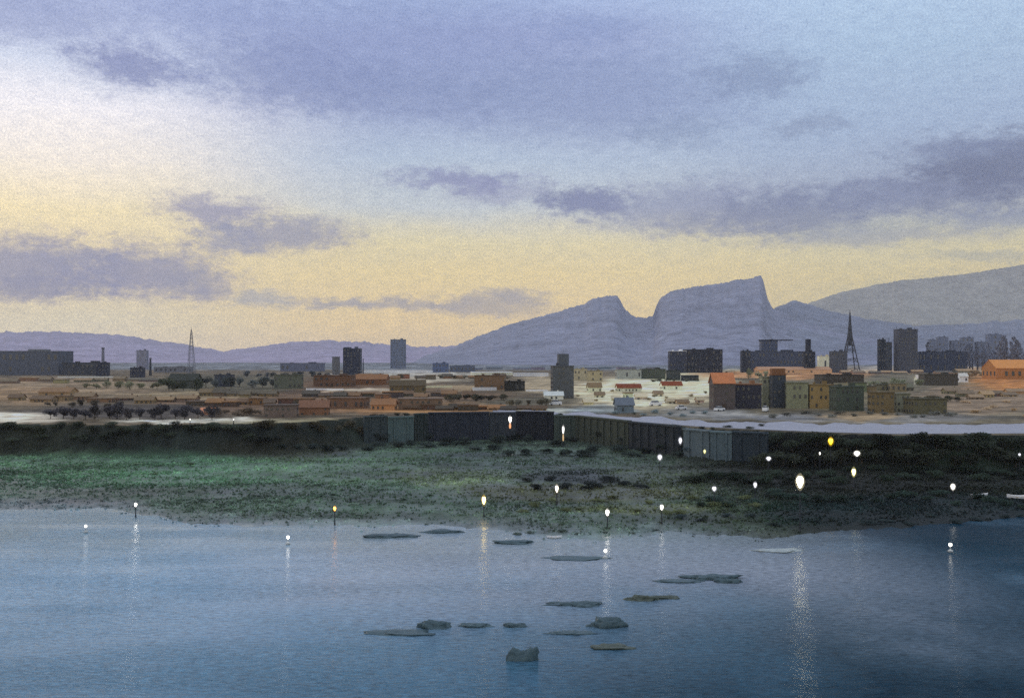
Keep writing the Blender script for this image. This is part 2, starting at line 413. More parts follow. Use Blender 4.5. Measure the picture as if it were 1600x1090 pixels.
B('warehouse', 'warehouse', 'long white low building shining under the blue skyline near centre', 566, 674, 578.5, 584, (236, 234, 232), (240, 240, 238), D=1420)
B('warehouse', 'warehouse', 'white low building left of the grey stepped tower', 802, 857, 583, 589, (232, 226, 218), (236, 232, 226), D=1150)
B('warehouse', 'shed', 'low white-roofed shed above the long brown field', 735, 800, 581, 587, (200, 190, 176), (214, 210, 204), D=1230)
t = B('tower_block', 'tower', 'grey stepped tower rising above the cream hillside at centre', 862, 896, 571, 622, (76, 80, 88), (66, 70, 82), win=(5, 7), depth=0.8, yaw=0.1,
      extra=[block_part(-0.2, 0.28, 6.0, rgb=(72, 78, 92)), mast_part(0.05, 8, 0.12)])
B('apartment_block', 'block', 'beige flat-roofed block right behind the grey stepped tower', 897, 917, 576, 594, (164, 154, 128), win=(4, 2))
B('apartment_block', 'block', 'olive-beige block second to the right of the grey stepped tower', 918, 942, 579, 596, (140, 130, 104), win=(4, 2))
B('apartment_block', 'block', 'low grey block at the left end of the cream hillside skyline', 963, 1002, 577, 592, (128, 132, 134), win=(6, 1))
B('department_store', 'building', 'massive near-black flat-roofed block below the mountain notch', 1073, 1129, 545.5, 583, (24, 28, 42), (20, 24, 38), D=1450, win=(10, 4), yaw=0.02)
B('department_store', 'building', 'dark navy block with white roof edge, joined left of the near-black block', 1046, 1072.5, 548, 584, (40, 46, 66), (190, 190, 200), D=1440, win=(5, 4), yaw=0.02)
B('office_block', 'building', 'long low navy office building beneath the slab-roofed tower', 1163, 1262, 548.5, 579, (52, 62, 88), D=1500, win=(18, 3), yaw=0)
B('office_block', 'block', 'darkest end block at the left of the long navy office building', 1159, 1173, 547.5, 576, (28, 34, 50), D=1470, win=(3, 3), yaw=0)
def slab(root, W, d, H):
    v, q = box(W*0.45, 0, H, W*2.0, d*1.1, 1.5); link('roof_slab', mesh_from('roof_slab', v, q, mat('wall_plaster', (16, 18, 30))), root)
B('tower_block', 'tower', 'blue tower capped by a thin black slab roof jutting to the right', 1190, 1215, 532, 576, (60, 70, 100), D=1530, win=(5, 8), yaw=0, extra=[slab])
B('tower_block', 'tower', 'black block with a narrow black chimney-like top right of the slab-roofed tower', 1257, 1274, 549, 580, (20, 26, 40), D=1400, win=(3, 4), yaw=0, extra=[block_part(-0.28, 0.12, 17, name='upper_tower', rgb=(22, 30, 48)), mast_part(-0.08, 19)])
B('office_block', 'block', 'grey-blue square block at the foot of the lattice pylon', 1300, 1324, 548.5, 577, (66, 72, 88), D=1450, win=(5, 4))
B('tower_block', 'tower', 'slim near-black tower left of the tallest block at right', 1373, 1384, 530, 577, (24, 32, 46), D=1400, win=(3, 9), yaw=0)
B('tower_block', 'tower', 'slim slate tower with an antenna touching the near-black tower', 1384.5, 1394, 534, 577, (48, 56, 74), D=1410, win=(3, 8), yaw=0, extra=[mast_part(0, 6)])
B('tower_block', 'tower', 'tallest slate-grey high-rise with corner antennas on the right', 1403, 1434, 514, 577, (56, 60, 76), D=1400, win=(7, 12), yaw=0.03, extra=[mast_part(-0.45, 4), mast_part(0.47, 2)])
B('warehouse', 'warehouse', 'long low navy hall right of the tallest slate-grey high-rise', 1436, 1512, 549, 576, (44, 54, 80), D=1430, win=(14, 2))
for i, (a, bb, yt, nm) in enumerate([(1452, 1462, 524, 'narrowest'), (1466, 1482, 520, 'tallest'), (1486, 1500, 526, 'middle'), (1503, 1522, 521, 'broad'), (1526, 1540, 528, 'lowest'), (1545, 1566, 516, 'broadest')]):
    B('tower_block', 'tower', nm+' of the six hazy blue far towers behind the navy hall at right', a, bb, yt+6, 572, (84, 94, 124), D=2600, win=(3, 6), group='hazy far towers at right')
# middle town
B('house', 'house', 'dark brown flat-roofed house below the dark navy tower', 490, 550, 586, 604, (96, 66, 44), win=(7, 2), door=True)
B('house', 'house', 'rust brown house right of the dark brown flat-roofed house', 553, 605, 585, 601, (112, 72, 40), (120, 80, 46), GA, win=(6, 1))
B('house', 'house', 'olive brown long house with tiled roof above the brown field', 606, 664, 594, 613, (92, 78, 50), (74, 62, 42), GA, win=(7, 1))
B('house', 'house', 'grey-green flat block among trees left of the brown houses', 427, 470, 585, 607, (78, 82, 72), win=(6, 2))
B('house', 'house', 'dark blue-grey block behind the trees below the tall mast', 335, 362, 585, 604, (60, 66, 82), win=(4, 2))
B('house', 'house', 'dark green-grey house directly below the tall thin mast', 262, 308, 584, 607, (62, 66, 60), (48, 52, 48), GA, win=(6, 2))
B('house', 'house', 'brown block with flat roof left of the small black house', 742, 790, 586, 609, (104, 80, 58), win=(6, 2))
B('house', 'house', 'small black flat-roofed house on the brown field', 788, 820, 595, 611, (38, 38, 36), win=(4, 1))
B('house', 'house', 'ochre house beside the trees at the foot of the far left plain', 60, 110, 606, 619, (142, 116, 84), (120, 92, 66), GA, win=(6, 1))
B('house', 'house', 'grey-brown block left of centre above the dark quay wall', 620, 690, 622, 640, (104, 84, 70), (96, 80, 70), win=(8, 2))
B('house', 'house', 'tan brick house between the two grey-brown blocks', 580, 618, 624, 641, (150, 108, 70), (132, 92, 60), GA, win=(5, 1))
B('house', 'house', 'dull mauve-brown block above the sand strip', 410, 462, 632, 652, (96, 82, 78), win=(6, 2))
B('house', 'house', 'brick brown house right of the dull mauve-brown block', 466, 512, 626, 648, (124, 84, 60), (108, 74, 56), GA, win=(5, 2))
B('house', 'house', 'low umber house behind the mauve-brown block', 512, 572, 621, 638, (106, 78, 60), (92, 70, 56), win=(7, 1))
B('house', 'house', 'tiny terracotta-roofed hut beside the dark hedge', 312, 332, 638, 648, (150, 100, 72), (190, 120, 84), GA, win=(2, 1))
B('terraced_house', 'house', 'dark olive terrace below the near-black block', 1002, 1040, 576, 592, (60, 66, 58), win=(8, 2))
B('terraced_house', 'house', 'dark slate terrace right of the dark olive terrace', 1042, 1064, 578, 594, (48, 54, 58), win=(5, 2))
B('terraced_house', 'house', 'black low shed on the cream hillside', 1066, 1092, 586, 595, (40, 44, 50), win=(4, 1))
B('house', 'house', 'long cream house with rust red roof on the cream hillside', 964, 1002, 600, 612, (226, 206, 168), (110, 48, 16), GA, win=(7, 1))
B('house', 'house', 'cream cottage with rust red roof up the slope, below the black shed', 1034, 1066, 596, 609, (222, 204, 168), (112, 50, 18), GA, win=(5, 1))
B('house', 'house', 'small cream cottage with brown roof next to the grey stepped tower', 918, 940, 598, 613, (214, 198, 164), (112, 92, 66), GA, win=(4, 1))
B('house', 'house', 'tall plum-grey house under a bright orange roof', 1114, 1148, 583, 640, (74, 66, 68), (176, 104, 58), GA, win=(4, 4), depth=0.9, door=True, yaw=0.05)
B('house', 'house', 'dark plum block right of the tall orange-roofed house', 1149, 1190, 599, 638, (46, 46, 60), (120, 84, 60), FL, win=(5, 3), yaw=0.02)
B('house', 'house', 'narrow pale sage house between the plum block and the dark tower house', 1191, 1206, 588, 636, (128, 130, 112), win=(2, 4), yaw=0)
B('tower_house', 'house', 'narrow dark slate tower house with brown top storey', 1207, 1228, 584, 637, (48, 54, 66), (104, 66, 40), FL, win=(3, 5), yaw=0, extra=[block_part(-0.5, 0.5, 2.2, name='top_storey', rgb=(110, 72, 44))])
B('house', 'house', 'grey-green block right of the narrow dark tower house', 1230, 1264, 597, 638, (112, 114, 92), win=(4, 3))
B('house', 'house', 'ochre olive block above the pale road', 1266, 1302, 600, 638, (132, 108, 62), win=(5, 3))
B('house', 'house', 'dark teal block with pale window line', 1304, 1350, 603, 642, (66, 76, 68), win=(6, 3))
B('house', 'house', 'olive brown block third from the dark teal one', 1362, 1398, 612, 645, (98, 84, 56), win=(5, 3))
B('house', 'house', 'grey-green low block right of the olive brown block', 1400, 1422, 614, 644, (112, 112, 96), win=(3, 3))
B('house', 'house', 'dark olive long block at the road bend', 1424, 1480, 622, 647, (82, 78, 58), win=(7, 2))
B('house', 'house', 'dark brown low house behind the ochre olive block', 1284, 1350, 585, 604, (58, 52, 46), win=(8, 2))
B('house', 'house', 'dark grey long house left of the small white house', 1446, 1498, 584, 602, (66, 62, 56), win=(7, 2))
B('house', 'house', 'small white house at the right end of the dark grey long house', 1499, 1513, 583, 597, (212, 208, 210), (190, 186, 188), GA, win=(2, 1))
B('house', 'house', 'small pale gabled house left of the dark grey long house', 1432, 1445, 586, 600, (206, 190, 176), (190, 176, 170), GA, win=(2, 1))
B('row_of_shops', 'building', 'long low building with orange roof under the navy office building', 1186, 1300, 573, 583, (190, 150, 110), (160, 118, 86), GA, win=(16, 1), yaw=0)
B('row_of_shops', 'building', 'cream low building at the foot of the lattice pylon', 1280, 1300, 556, 575, (214, 200, 168), D=1600, win=(3, 1))
B('barn', 'barn', 'long barn with vivid orange roof at the right edge of the plain', 1557, 1640, 562, 592, (150, 96, 34), (186, 118, 40), GA, win=(8, 1), yaw=0)
B('house', 'house', 'low white house with grey roof at left of the dark barn trees', 850, 880, 612, 624, (188, 186, 180), (170, 176, 182), GA, win=(4, 1))
B('house', 'house', 'blue-grey cottage at the end of the pale road', 962, 990, 622, 645, (96, 112, 130), (88, 98, 116), GA, win=(4, 1))

def house_row(kind, where, x0, x1, py, hpx, n, cols, wpx=22, jy=2.0, roofs=None):
    for i in range(n):
        px = x0+(x1-x0)*(i+0.5+random.uniform(-.25, .25))/n; w = wpx*random.uniform(0.7, 1.35); yb = py+random.uniform(-jy, jy)
        c = random.choice(cols); c = tuple(int(v*random.uniform(0.9, 1.1)) for v in c)
        q = random.choice(roofs or cols); rf = random.choice((FL, GA, GA))
        B('house', 'house', ORD[i]+' '+kind+' from the left '+where, px-w/2, px+w/2, yb-hpx*random.uniform(0.75, 1.3), yb, c, q, rf,
          win=(0, 0) if hpx < 8 else (max(2, int(w/6)), 1), group=kind+'s '+where)
ORD = ['first', 'second', 'third', 'fourth', 'fifth', 'sixth', 'seventh', 'eighth', 'ninth', 'tenth', 'eleventh', 'twelfth', 'thirteenth', 'fourteenth', 'fifteenth',
       'sixteenth', 'seventeenth', 'eighteenth', 'nineteenth', 'twentieth', 'twenty-first', 'twenty-second', 'twenty-third', 'twenty-fourth']
BR = [(96, 74, 56), (112, 84, 58), (84, 70, 60), (126, 92, 58), (74, 68, 62)]
house_row('low brown house', 'on the far left plain', 0, 250, 597, 6, 9, [(112, 98, 80), (92, 86, 76), (130, 106, 80)], 24)
house_row('dull brown house', 'above the dark hedge', 10, 300, 627, 9, 9, [(110, 92, 72), (96, 78, 62), (128, 104, 76)], 30, 3)
house_row('small grey-brown house', 'between the mast and the grey-green block', 310, 430, 620, 9, 6, [(92, 84, 72), (78, 72, 64), (108, 92, 70)], 22)
house_row('brown house', 'in the row behind the mauve-brown block', 300, 480, 634, 10, 8, BR, 24)
house_row('rust house', 'in the row below the olive brown long house', 470, 740, 621, 8, 12, BR, 26, 2)
house_row('small brown house', 'in the distant row under the white low building', 560, 790, 592, 6, 11, BR, 20, 1)
house_row('umber house', 'just behind the quay wall', 640, 850, 641, 8, 10, [(84, 66, 50), (66, 58, 50), (140, 98, 58)], 24, 1)
house_row('pale cottage', 'scattered down the cream hillside', 905, 1105, 628, 8, 9, [(206, 192, 160), (186, 176, 154), (160, 150, 132)], 14, 9, [(150, 136, 112), (116, 96, 74), (176, 164, 140)])
house_row('grey-olive house', 'behind the ochre and teal blocks', 1230, 1430, 612, 12, 10, [(92, 92, 76), (110, 100, 74), (70, 70, 60)], 22)
house_row('tan house', 'on the tan slope above the road bend', 1484, 1600, 622, 8, 7, [(130, 108, 86), (112, 96, 80), (146, 120, 90)], 22, 8)
house_row('low dusky house', 'along the foot of the right towers', 1310, 1560, 583, 5, 11, [(120, 104, 88), (92, 86, 80), (150, 122, 92)], 22, 1)
house_row('far slate house', 'in the thin line under the mountain', 720, 1040, 577, 4, 9, [(104, 110, 124), (88, 96, 112)], 24, 1)

# white strips: low walls
def low_wall(label, x0, x1, py, hpx, rgb):
    X0, D0, Z0 = ground_at(x0, py); X1, D1, Z1 = ground_at(x1, py)
    n = 10; parts = []
    for i in range(n):
        xa = X0+(X1-X0)*(i+.5)/n; z = zt(xa, D0)
        parts.append(box(xa, 0, z-0.3, (X1-X0)/n-0.02, 0.6, hpx*D0/F+0.3+0.1*random.random()))
    v, f = merge(*parts)
    o = link('low_wall', mesh_from('low_wall', [(a-X0, bq, c-Z0) for a, bq, c in v], f, mat('limewash', rgb, var=0.15)), None, (X0, D0, Z0))
    tag(o, label, 'wall', 'low pale walls across the plain')
low_wall('white low wall below the dark brown flat-roofed house', 478, 540, 609, 2.5, (220, 212, 204))
low_wall('white low wall in front of the brown block left of the black house', 738, 776, 610, 5, (226, 224, 230))
low_wall('white low wall right below the small black house', 822, 856, 611, 2.2, (216, 208, 202))
low_wall('cream low wall across the brown field', 640, 706, 606, 3, (200, 186, 160))
low_wall('bright low wall under the dark brown houses at right', 1350, 1382, 605, 3, (216, 208, 200))
low_wall('thin pale wall at the far left below the warehouse', 90, 200, 590, 2.2, (206, 202, 190))

# quay wall panels along the embankment
QW = [(568, 604, 649, 690, (44, 54, 60), 'dark teal quay wall panel at the left end of the wall'), (605, 646, 650, 690, (62, 80, 86), 'lighter teal quay wall panel'),
      (647, 668, 645, 690, (36, 46, 48), 'narrow black-green quay wall panel'), (669, 764, 643, 690, (36, 42, 56), 'longest navy quay wall panel left of the bright wall lamp'),
      (765, 806, 643, 690, (42, 48, 58), 'slate quay wall panel behind the bright wall lamp'), (807, 865, 642, 690, (28, 32, 42), 'near-black quay wall panel at centre'),
      (866, 900, 648, 695, (54, 66, 64), 'grey-green quay wall panel behind the tall twin lamp'), (901, 984, 652, 695, (50, 56, 50), 'olive-black quay wall panel right of the twin lamp'),
      (985, 1062, 661, 700, (32, 38, 46), 'navy-black quay wall panel with slanted end'), (1070, 1110, 670, 712, (72, 86, 98), 'slate-blue quay wall panel below the road'),
      (1111, 1145, 673, 712, (64, 80, 92), 'pale-streaked steel-blue quay wall panel'), (1146, 1200, 674, 712, (36, 48, 60), 'last dark blue quay wall panel on the right')]
for x0, x1, yt, yb, rgb, lab in QW:
    D0_, D1_ = edgeD(x0)-7.5, edgeD(x1)-7.5; D = (D0_+D1_)/2
    X0, X1 = (x0-CX)/F*D0_, (x1-CX)/F*D1_; yw = math.atan2(D1_-D0_, X1-X0); zb = min(zt(X0, D0_-3), zt(X1, D1_-3))-1.0; ztp = CZ-((yt+yb*0)-HY)*D/F
    Xm = (X0+X1)/2; X0, X1 = Xm-math.hypot(X1-X0, D1_-D0_)/2, Xm+math.hypot(X1-X0, D1_-D0_)/2
    root = thing('quay_wall', lab, 'quay wall', ((X0+X1)/2, D, zb), yw, 'quay wall panels below the town')
    n = max(2, int((X1-X0)/4)); parts = [box(0, 0, 0, X1-X0-0.1, 1.2, ztp-zb-0.5)]
    for i in range(n): parts.append(box(-(X1-X0)/2+(X1-X0)*(i+.5)/n, -0.75, 0, 0.5, 0.4, ztp-zb-0.5))
    v, f = merge(*parts); link('wall', mesh_from('wall', v, f, mat('quay_stone', rgb, var=0.35, scale=0.5)), root)
    v, f = box(0, -0.1, ztp-zb-0.49, X1-X0, 1.8, 0.45); link('coping', mesh_from('coping', v, f, mat('quay_stone', tuple(int(c*1.15) for c in rgb))), root)

# masts, pylon
def lattice(label, px, yt, yb, wpx, D, name='lattice_mast', solid=0.0, rgb=(60, 66, 82), r=0.35):
    X = (px-CX)/F*D; Z = zt(X, D); H = CZ-(yt-HY)*D/F-Z; w = wpx/2*D/F
    root = thing(name, label, 'mast', (X, D, Z), 0.0)
    m = mat('galvanised_steel', rgb, var=0.1); P = []
    hs = 0.62 if solid else 0.92
    def cw(t): return w*(1-t/hs)+w*0.22 if t < hs else w*0.22*(1-(t-hs)/(1-hs))+0.1
    n = 12; legs = []
    for s, q in ((-1, -1), (1, -1), (1, 1), (-1, 1)):
        pts = [(s*cw(i/n), q*cw(i/n), H*i/n) for i in range(n+1)]; legs.append(pts)
        v, f = merge(*[tube(pts[i], pts[i+1], r) for i in range(n)])
        link('leg', mesh_from('leg', v, f, m), root)
    P = []
    for k in range(4):
        a, bq = legs[k], legs[(k+1) % 4]
        for i in range(n if not solid else n):
            if solid and i < n*0.3 and i % 2: continue
            P += [tube(a[i], bq[i+1], r*0.5, n=4), tube(bq[i], a[i+1], r*0.5, n=4)]
    v, f = merge(*P); link('bracing', mesh_from('bracing', v, f, m), root)
    if solid:
        v, f = box(0, 0, H*0.45, w*0.62, w*0.62, H*0.4, 0.45); link('antenna_drum', mesh_from('antenna_drum', v, f, m), root)
    v, f = tube((0, 0, H*0.97), (0, 0, H*1.04), r*0.6); link('antenna', mesh_from('antenna', v, f, m), root)
lattice('tall thin grey lattice mast standing alone at left against the pale sky', 299, 514, 582, 9, 1350, rgb=(100, 102, 118), r=0.28)
lattice('big dark A-shaped lattice pylon on the right before the hills', 1328, 488, 577, 20, 1480, name='lattice_pylon', solid=1, rgb=(46, 50, 62), r=0.7)
def pole(label, px, yt, yb, D, r=0.5, rgb=(60, 64, 82), name='chimney', cat='chimney'):
    X = (px-CX)/F*D; Z = zt(X, D); H = CZ-(yt-HY)*D/F-Z
    root = thing(name, label, cat, (X, D, Z))
    v, f = lathe([(r*1.6, 0), (r*1.3, H*0.3), (r, H)], 10); link('shaft', mesh_from('shaft', v, f, mat('shaft_paint', rgb)), root)
    v, f = lathe([(r*1.2, H*0.96), (r*1.3, H*0.98), (r*1.2, H+0.1)], 10); link('collar', mesh_from('collar', v, f, metal_m), root)
pole('thin pale chimney behind the small dark block at left', 161, 543, 586, 1300, 1.6, (96, 96, 116))
pole('slim dark mast right of the small dark blocks at left', 235, 559, 587, 1200, 1.1, (44, 48, 60), 'mast', 'mast')
pole('slim black pole at the right corner of the dark navy tower', 561.5, 545, 586, 1250, 0.45, (30, 32, 46), 'mast', 'mast')
pole('shorter twin pole right of the dark navy tower', 567.5, 560, 585, 1250, 0.5, (40, 44, 62), 'mast', 'mast')

# ------------------------------------------------------------------ vegetation
def leaf_mesh(name, n, leaf, shape, m, seed, trunk=0.0):
    r = random.Random(seed); V, Fc = [], []
    blobs = []
    if shape == 'round':
        for _ in range(9):
            a = r.uniform(0, 6.28); q = r.uniform(0, 0.33); blobs.append((q*math.cos(a), q*math.sin(a), r.uniform(0.3, 0.8), r.uniform(0.13, 0.26)))
    elif shape == 'low':
        for _ in range(9):
            a = r.uniform(0, 6.28); q = r.uniform(0, 0.4); blobs.append((q*math.cos(a), q*math.sin(a), r.uniform(0.15, 0.6), r.uniform(0.16, 0.3)))
    else:
        for i in range(10): blobs.append((r.uniform(-.05, .05), r.uniform(-.05, .05), 0.15+0.8*i/10, 0.11*(1-abs(i-4)/8)))
    for _ in range(n):
        bx, by, bz, br = r.choice(blobs)
        d = Vector((r.gauss(0, 1), r.gauss(0, 1), r.gauss(0, 1))).normalized()*br*r.uniform(0.5, 1.08)
        c = Vector((bx, by, bz))+d
        if c.z < 0.02: c.z = 0.02
        a = Vector((r.gauss(0, 1), r.gauss(0, 1), r.gauss(0, 1))).normalized(); e = a.orthogonal().normalized()
        s = leaf*r.uniform(0.6, 1.4); o = len(V)
        V += [c-a*s, c+e*s*0.6, c+a*s, c-e*s*0.6]; Fc.append((o, o+1, o+2, o+3))
    return mesh_from(name, V, Fc, m)
trunk_m = mat('bark', (60, 50, 42))
def trunk_mesh():
    P = [tube((0, 0, 0), (0.01, 0, 0.4), 0.03, 0.02)]
    for a in range(4):
        P.append(tube((0.01, 0, 0.3+0.04*a), (0.2*math.cos(a*1.7), 0.2*math.sin(a*1.7), 0.6), 0.012, 0.005, 4))
    v, f = merge(*P); return mesh_from('trunk', v, f, trunk_m)
TR = trunk_mesh()
def foliage(rgb, shape, k=1.0):
    key = ('fol', rgb, shape)
    if key not in MATS:
        m = mat('foliage', rgb, var=0.5, scale=0.8, rough=0.9, k=1.5, spec=0.1)
        MATS[key] = [leaf_mesh('crown', 1500 if shape != 'tall' else 900, 0.035 if shape != 'tall' else 0.02, shape, m, s) for s in (1, 2, 3)]
    return MATS[key]
ORD = ['first', 'second', 'third', 'fourth', 'fifth', 'sixth', 'seventh', 'eighth', 'ninth', 'tenth', 'eleventh', 'twelfth', 'thirteenth', 'fourteenth', 'fifteenth',
       'sixteenth', 'seventeenth', 'eighteenth', 'nineteenth', 'twentieth', 'twenty-first', 'twenty-second', 'twenty-third', 'twenty-fourth']
def row(kind, name, x0, x1, py, hpx, n, rgb, where, shape='round', wide=1.0, jy=0.0, D=None):
    for i in range(n):
        px = x0+(x1-x0)*(i+0.5+random.uniform(-.3, .3)*(n > 2))/n
        yy = py+random.uniform(-jy, jy)
        yy = min(yy, interp(px, SHORE)-3)
        if D: Dd = D*random.uniform(.96, 1.04); X = (px-CX)/F*Dd; Z = zt(X, Dd)
        else: X, Dd, Z = ground_at(px, yy)
        h = hpx*Dd/F*random.uniform(0.7, 1.15)
        wd = h*wide*random.uniform(0.85, 1.3)
        lab = (ORD[i]+' ' if n > 1 else '')+kind+(' from the left ' if n > 1 else ' ')+where
        root = thing(name, lab, 'tree' if 'tree' in name or name == 'poplar' else 'shrub', (X, Dd, Z-0.1), random.uniform(0, 6.28), kind+'s '+where)
        c = link('crown', random.choice(foliage(rgb, shape)), root); c.scale = (wd, wd, h)
        if shape != 'low':
            t = link('trunk', TR, root); t.scale = (h, h, h)
row('dark plum-brown tree', 'broadleaf_tree', 70, 335, 655, 25, 15, (52, 50, 58), 'in the dark hedge behind the sand strip', wide=1.2, jy=2)
row('small dark tree', 'broadleaf_tree', 60, 200, 636, 12, 7, (70, 64, 58), 'above the dark hedge on the left plain', wide=1.4, jy=1)
row('dark green tree', 'broadleaf_tree', 252, 312, 611, 22, 4, (56, 62, 50), 'around the house below the tall mast', wide=1.1, jy=1)
row('olive tree', 'broadleaf_tree', 120, 250, 607, 13, 7, (92, 92, 72), 'on the pale left plain', wide=1.5, jy=2)
row('blue-grey tree', 'broadleaf_tree', 312, 430, 606, 17, 8, (66, 72, 74), 'between the mast and the grey-green block', wide=1.2, jy=2)
row('far dark tree', 'broadleaf_tree', 380, 520, 590, 11, 10, (64, 70, 78), 'before the long low hall left of centre', wide=1.4)
row('brown-green bush', 'bush', 330, 410, 648, 15, 5, (84, 72, 62), 'left of the mauve-brown block', 'low', 1.5, 3)
row('dark olive tree', 'broadleaf_tree', 694, 790, 627, 12, 7, (56, 54, 42), 'in the dark belt below the black house', wide=1.7, jy=2)
row('grey-brown tree', 'broadleaf_tree', 790, 862, 634, 12, 5, (82, 78, 68), 'left of the grey stepped tower foot', wide=1.5, jy=2)
row('umber bush', 'bush', 690, 780, 640, 9, 6, (110, 84, 58), 'along the orange verge above the quay wall', 'low', 2.0, 2)
row('far tree', 'broadleaf_tree', 560, 800, 592, 7, 12, (92, 88, 80), 'in the thin line behind the brown houses', wide=2.0)
row('speckled scrub bush', 'bush', 900, 1110, 622, 6, 16, (120, 108, 88), 'scattered on the cream hillside', 'low', 1.6, 14)
row('blue-grey scrub bush', 'bush', 955, 1110, 648, 8, 8, (92, 106, 116), 'between the cream hillside and the road', 'low', 2.0, 3)
row('dark bush', 'bush', 1010, 1095, 596, 7, 6, (66, 66, 54), 'below the olive and slate terraces', 'low', 2.0, 1)
row('sage green tree', 'broadleaf_tree', 1166, 1205, 592, 16, 3, (104, 106, 84), 'behind the plum block', wide=1.0)
row('olive green tree', 'broadleaf_tree', 1352, 1440, 606, 15, 7, (100, 104, 84), 'left of the small pale gabled house', wide=1.3, jy=3)
row('dark green tree', 'broadleaf_tree', 1385, 1500, 626, 10, 8, (66, 68, 54), 'behind the long block at the road bend', wide=1.8, jy=2)
row('grey bush', 'bush', 1200, 1500, 650, 9, 14, (90, 92, 92), 'on the verge of the pale road', 'low', 2.0, 3)
row('tan bush', 'bush', 1500, 1610, 640, 7, 7, (140, 118, 92), 'on the tan slope at right', 'low', 2.2, 12)
row('tan tree', 'broadleaf_tree', 1490, 1560, 590, 12, 5, (118, 94, 64), 'left of the orange-roofed barn', wide=1.6, jy=2)
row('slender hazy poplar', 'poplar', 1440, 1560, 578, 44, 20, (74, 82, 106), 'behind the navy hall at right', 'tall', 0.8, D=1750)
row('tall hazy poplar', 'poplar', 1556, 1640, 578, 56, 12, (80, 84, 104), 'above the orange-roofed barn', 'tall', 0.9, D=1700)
# the green bank
row('dark shrub', 'shrub', 0, 400, 682, 11, 16, (52, 60, 50), 'on the bank below the sand strip', 'low', 2.4, 8)
row('umber thicket', 'bush', 400, 572, 676, 17, 9, (58, 54, 42), 'on the bank below the low umber houses', 'low', 1.8, 4)
row('ivy bush', 'bush', 575, 1200, 694, 17, 18, (38, 46, 46), 'climbing at the foot of the long quay wall', 'low', 1.5, 5)
row('black-green shrub', 'shrub', 400, 760, 700, 13, 14, (40, 50, 50), 'at the foot of the quay wall left of centre', 'low', 2.2, 5)
row('black-green shrub', 'shrub', 760, 1080, 708, 14, 12, (36, 46, 44), 'at the foot of the quay wall right of centre', 'low', 2.2, 6)
row('green marsh shrub', 'shrub', 20, 640, 738, 5, 12, (88, 112, 92), 'midway down the green bank on the left', 'low', 3.0, 18)
row('teal marsh shrub', 'shrub', 200, 760, 786, 5, 10, (84, 104, 94), 'in the lower green bank on the left', 'low', 3.0, 16)
row('near-black shrub', 'shrub', 810, 1010, 758, 13, 9, (30, 36, 38), 'in the dark belt above the warm white lamp', 'low', 2.2, 7)
row('olive marsh shrub', 'shrub', 800, 1200, 792, 9, 16, (70, 78, 52), 'in the olive strip below the dark belt', 'low', 2.6, 14)
row('black tree', 'broadleaf_tree', 1190, 1630, 706, 24, 22, (34, 42, 34), 'in the dark wood below the road', wide=1.9, jy=4)
row('black-brown tree', 'broadleaf_tree', 1180, 1630, 728, 24, 18, (38, 44, 36), 'in the second line of the dark wood', wide=1.8, jy=4)
row('dark olive thicket', 'bush', 0, 400, 674, 14, 15, (46, 52, 42), 'directly under the sand strip', 'low', 2.2, 3)
row('wall-top bush', 'bush', 572, 890, 649.5, 6, 16, (48, 54, 48), 'spilling over the navy quay wall', 'low', 2.6, 0.8)
row('wall-top shrub', 'bush', 900, 1200, 668, 6, 13, (60, 66, 62), 'spilling over the right part of the quay wall', 'low', 2.6, 3)
row('slate bush', 'bush', 1060, 1210, 704, 14, 6, (44, 58, 68), 'before the slate-blue wall', 'low', 1.8, 4)
row('black-green shrub', 'shrub', 1080, 1620, 745, 16, 22, (30, 42, 34), 'in the middle of the dark right bank', 'low', 2.4, 12)
row('dark teal shrub', 'shrub', 1080, 1620, 785, 13, 20, (32, 48, 44), 'on the lower right bank', 'low', 2.4, 12)
row('blue-black shrub', 'shrub', 1040, 1620, 815, 9, 16, (36, 48, 52), 'at the waterline on the right', 'low', 2.4, 10)
row('dark shoreline shrub', 'shrub', 780, 1040, 832, 6, 7, (60, 72, 70), 'at the waterline near centre', 'low', 2.4, 5)

# grass: tufts all over the bank (nobody could count them)
NT = 60000
P, Cl, Fq = [], [], []
cnt = 0
while cnt < NT:
    px = random.uniform(-60, 1660); t = random.random()
    ds, de = shoreD(px), edgeD(px); D = ds+0.5+(de-6-ds)*t
    x = (px-CX)/F*D; z = zt(x, D)
    if random.random() > sstep(1, 30, D-ds)*(0.25+0.75*sstep(-0.15, 0.25, fbm(x*0.03, D*0.06, 4))): cnt += 1; continue
    kk = random.uniform(0.85, 1.35); c = alb([v*kk for v in ground_rgb(x, D, z)])
    h = random.uniform(0.12, 0.45)
    for _ in range(2):
        a = random.uniform(0, 6.28); wq = random.uniform(.15, .4); lx, ly = random.uniform(-.4, .4), random.uniform(-.4, .4)
        o = len(P); P += [(x+lx-wq*math.cos(a), D+ly-wq*math.sin(a), z-.05), (x+lx+wq*math.cos(a), D+ly+wq*math.sin(a), z-.05), (x+lx+random.uniform(-.3, .3), D+ly+random.uniform(-.3, .3), z+h)]
        Cl += [c]*3; Fq.append((o, o+1, o+2))
    cnt += 1
me = mesh_from('grass', P, Fq, mat('grass_blades', attr='cover', rough=0.9, var=0.2, scale=0.5, spec=0.1))
ca = me.color_attributes.new('cover', 'FLOAT_COLOR', 'POINT')
ca.data.foreach_set('color', np.concatenate([np.array(Cl), np.ones((len(Cl), 1))], 1).astype(np.float32).ravel())
o = link('grass', me); tag(o, 'rough green and olive marsh grass covering the bank', 'grass'); o['kind'] = 'stuff'

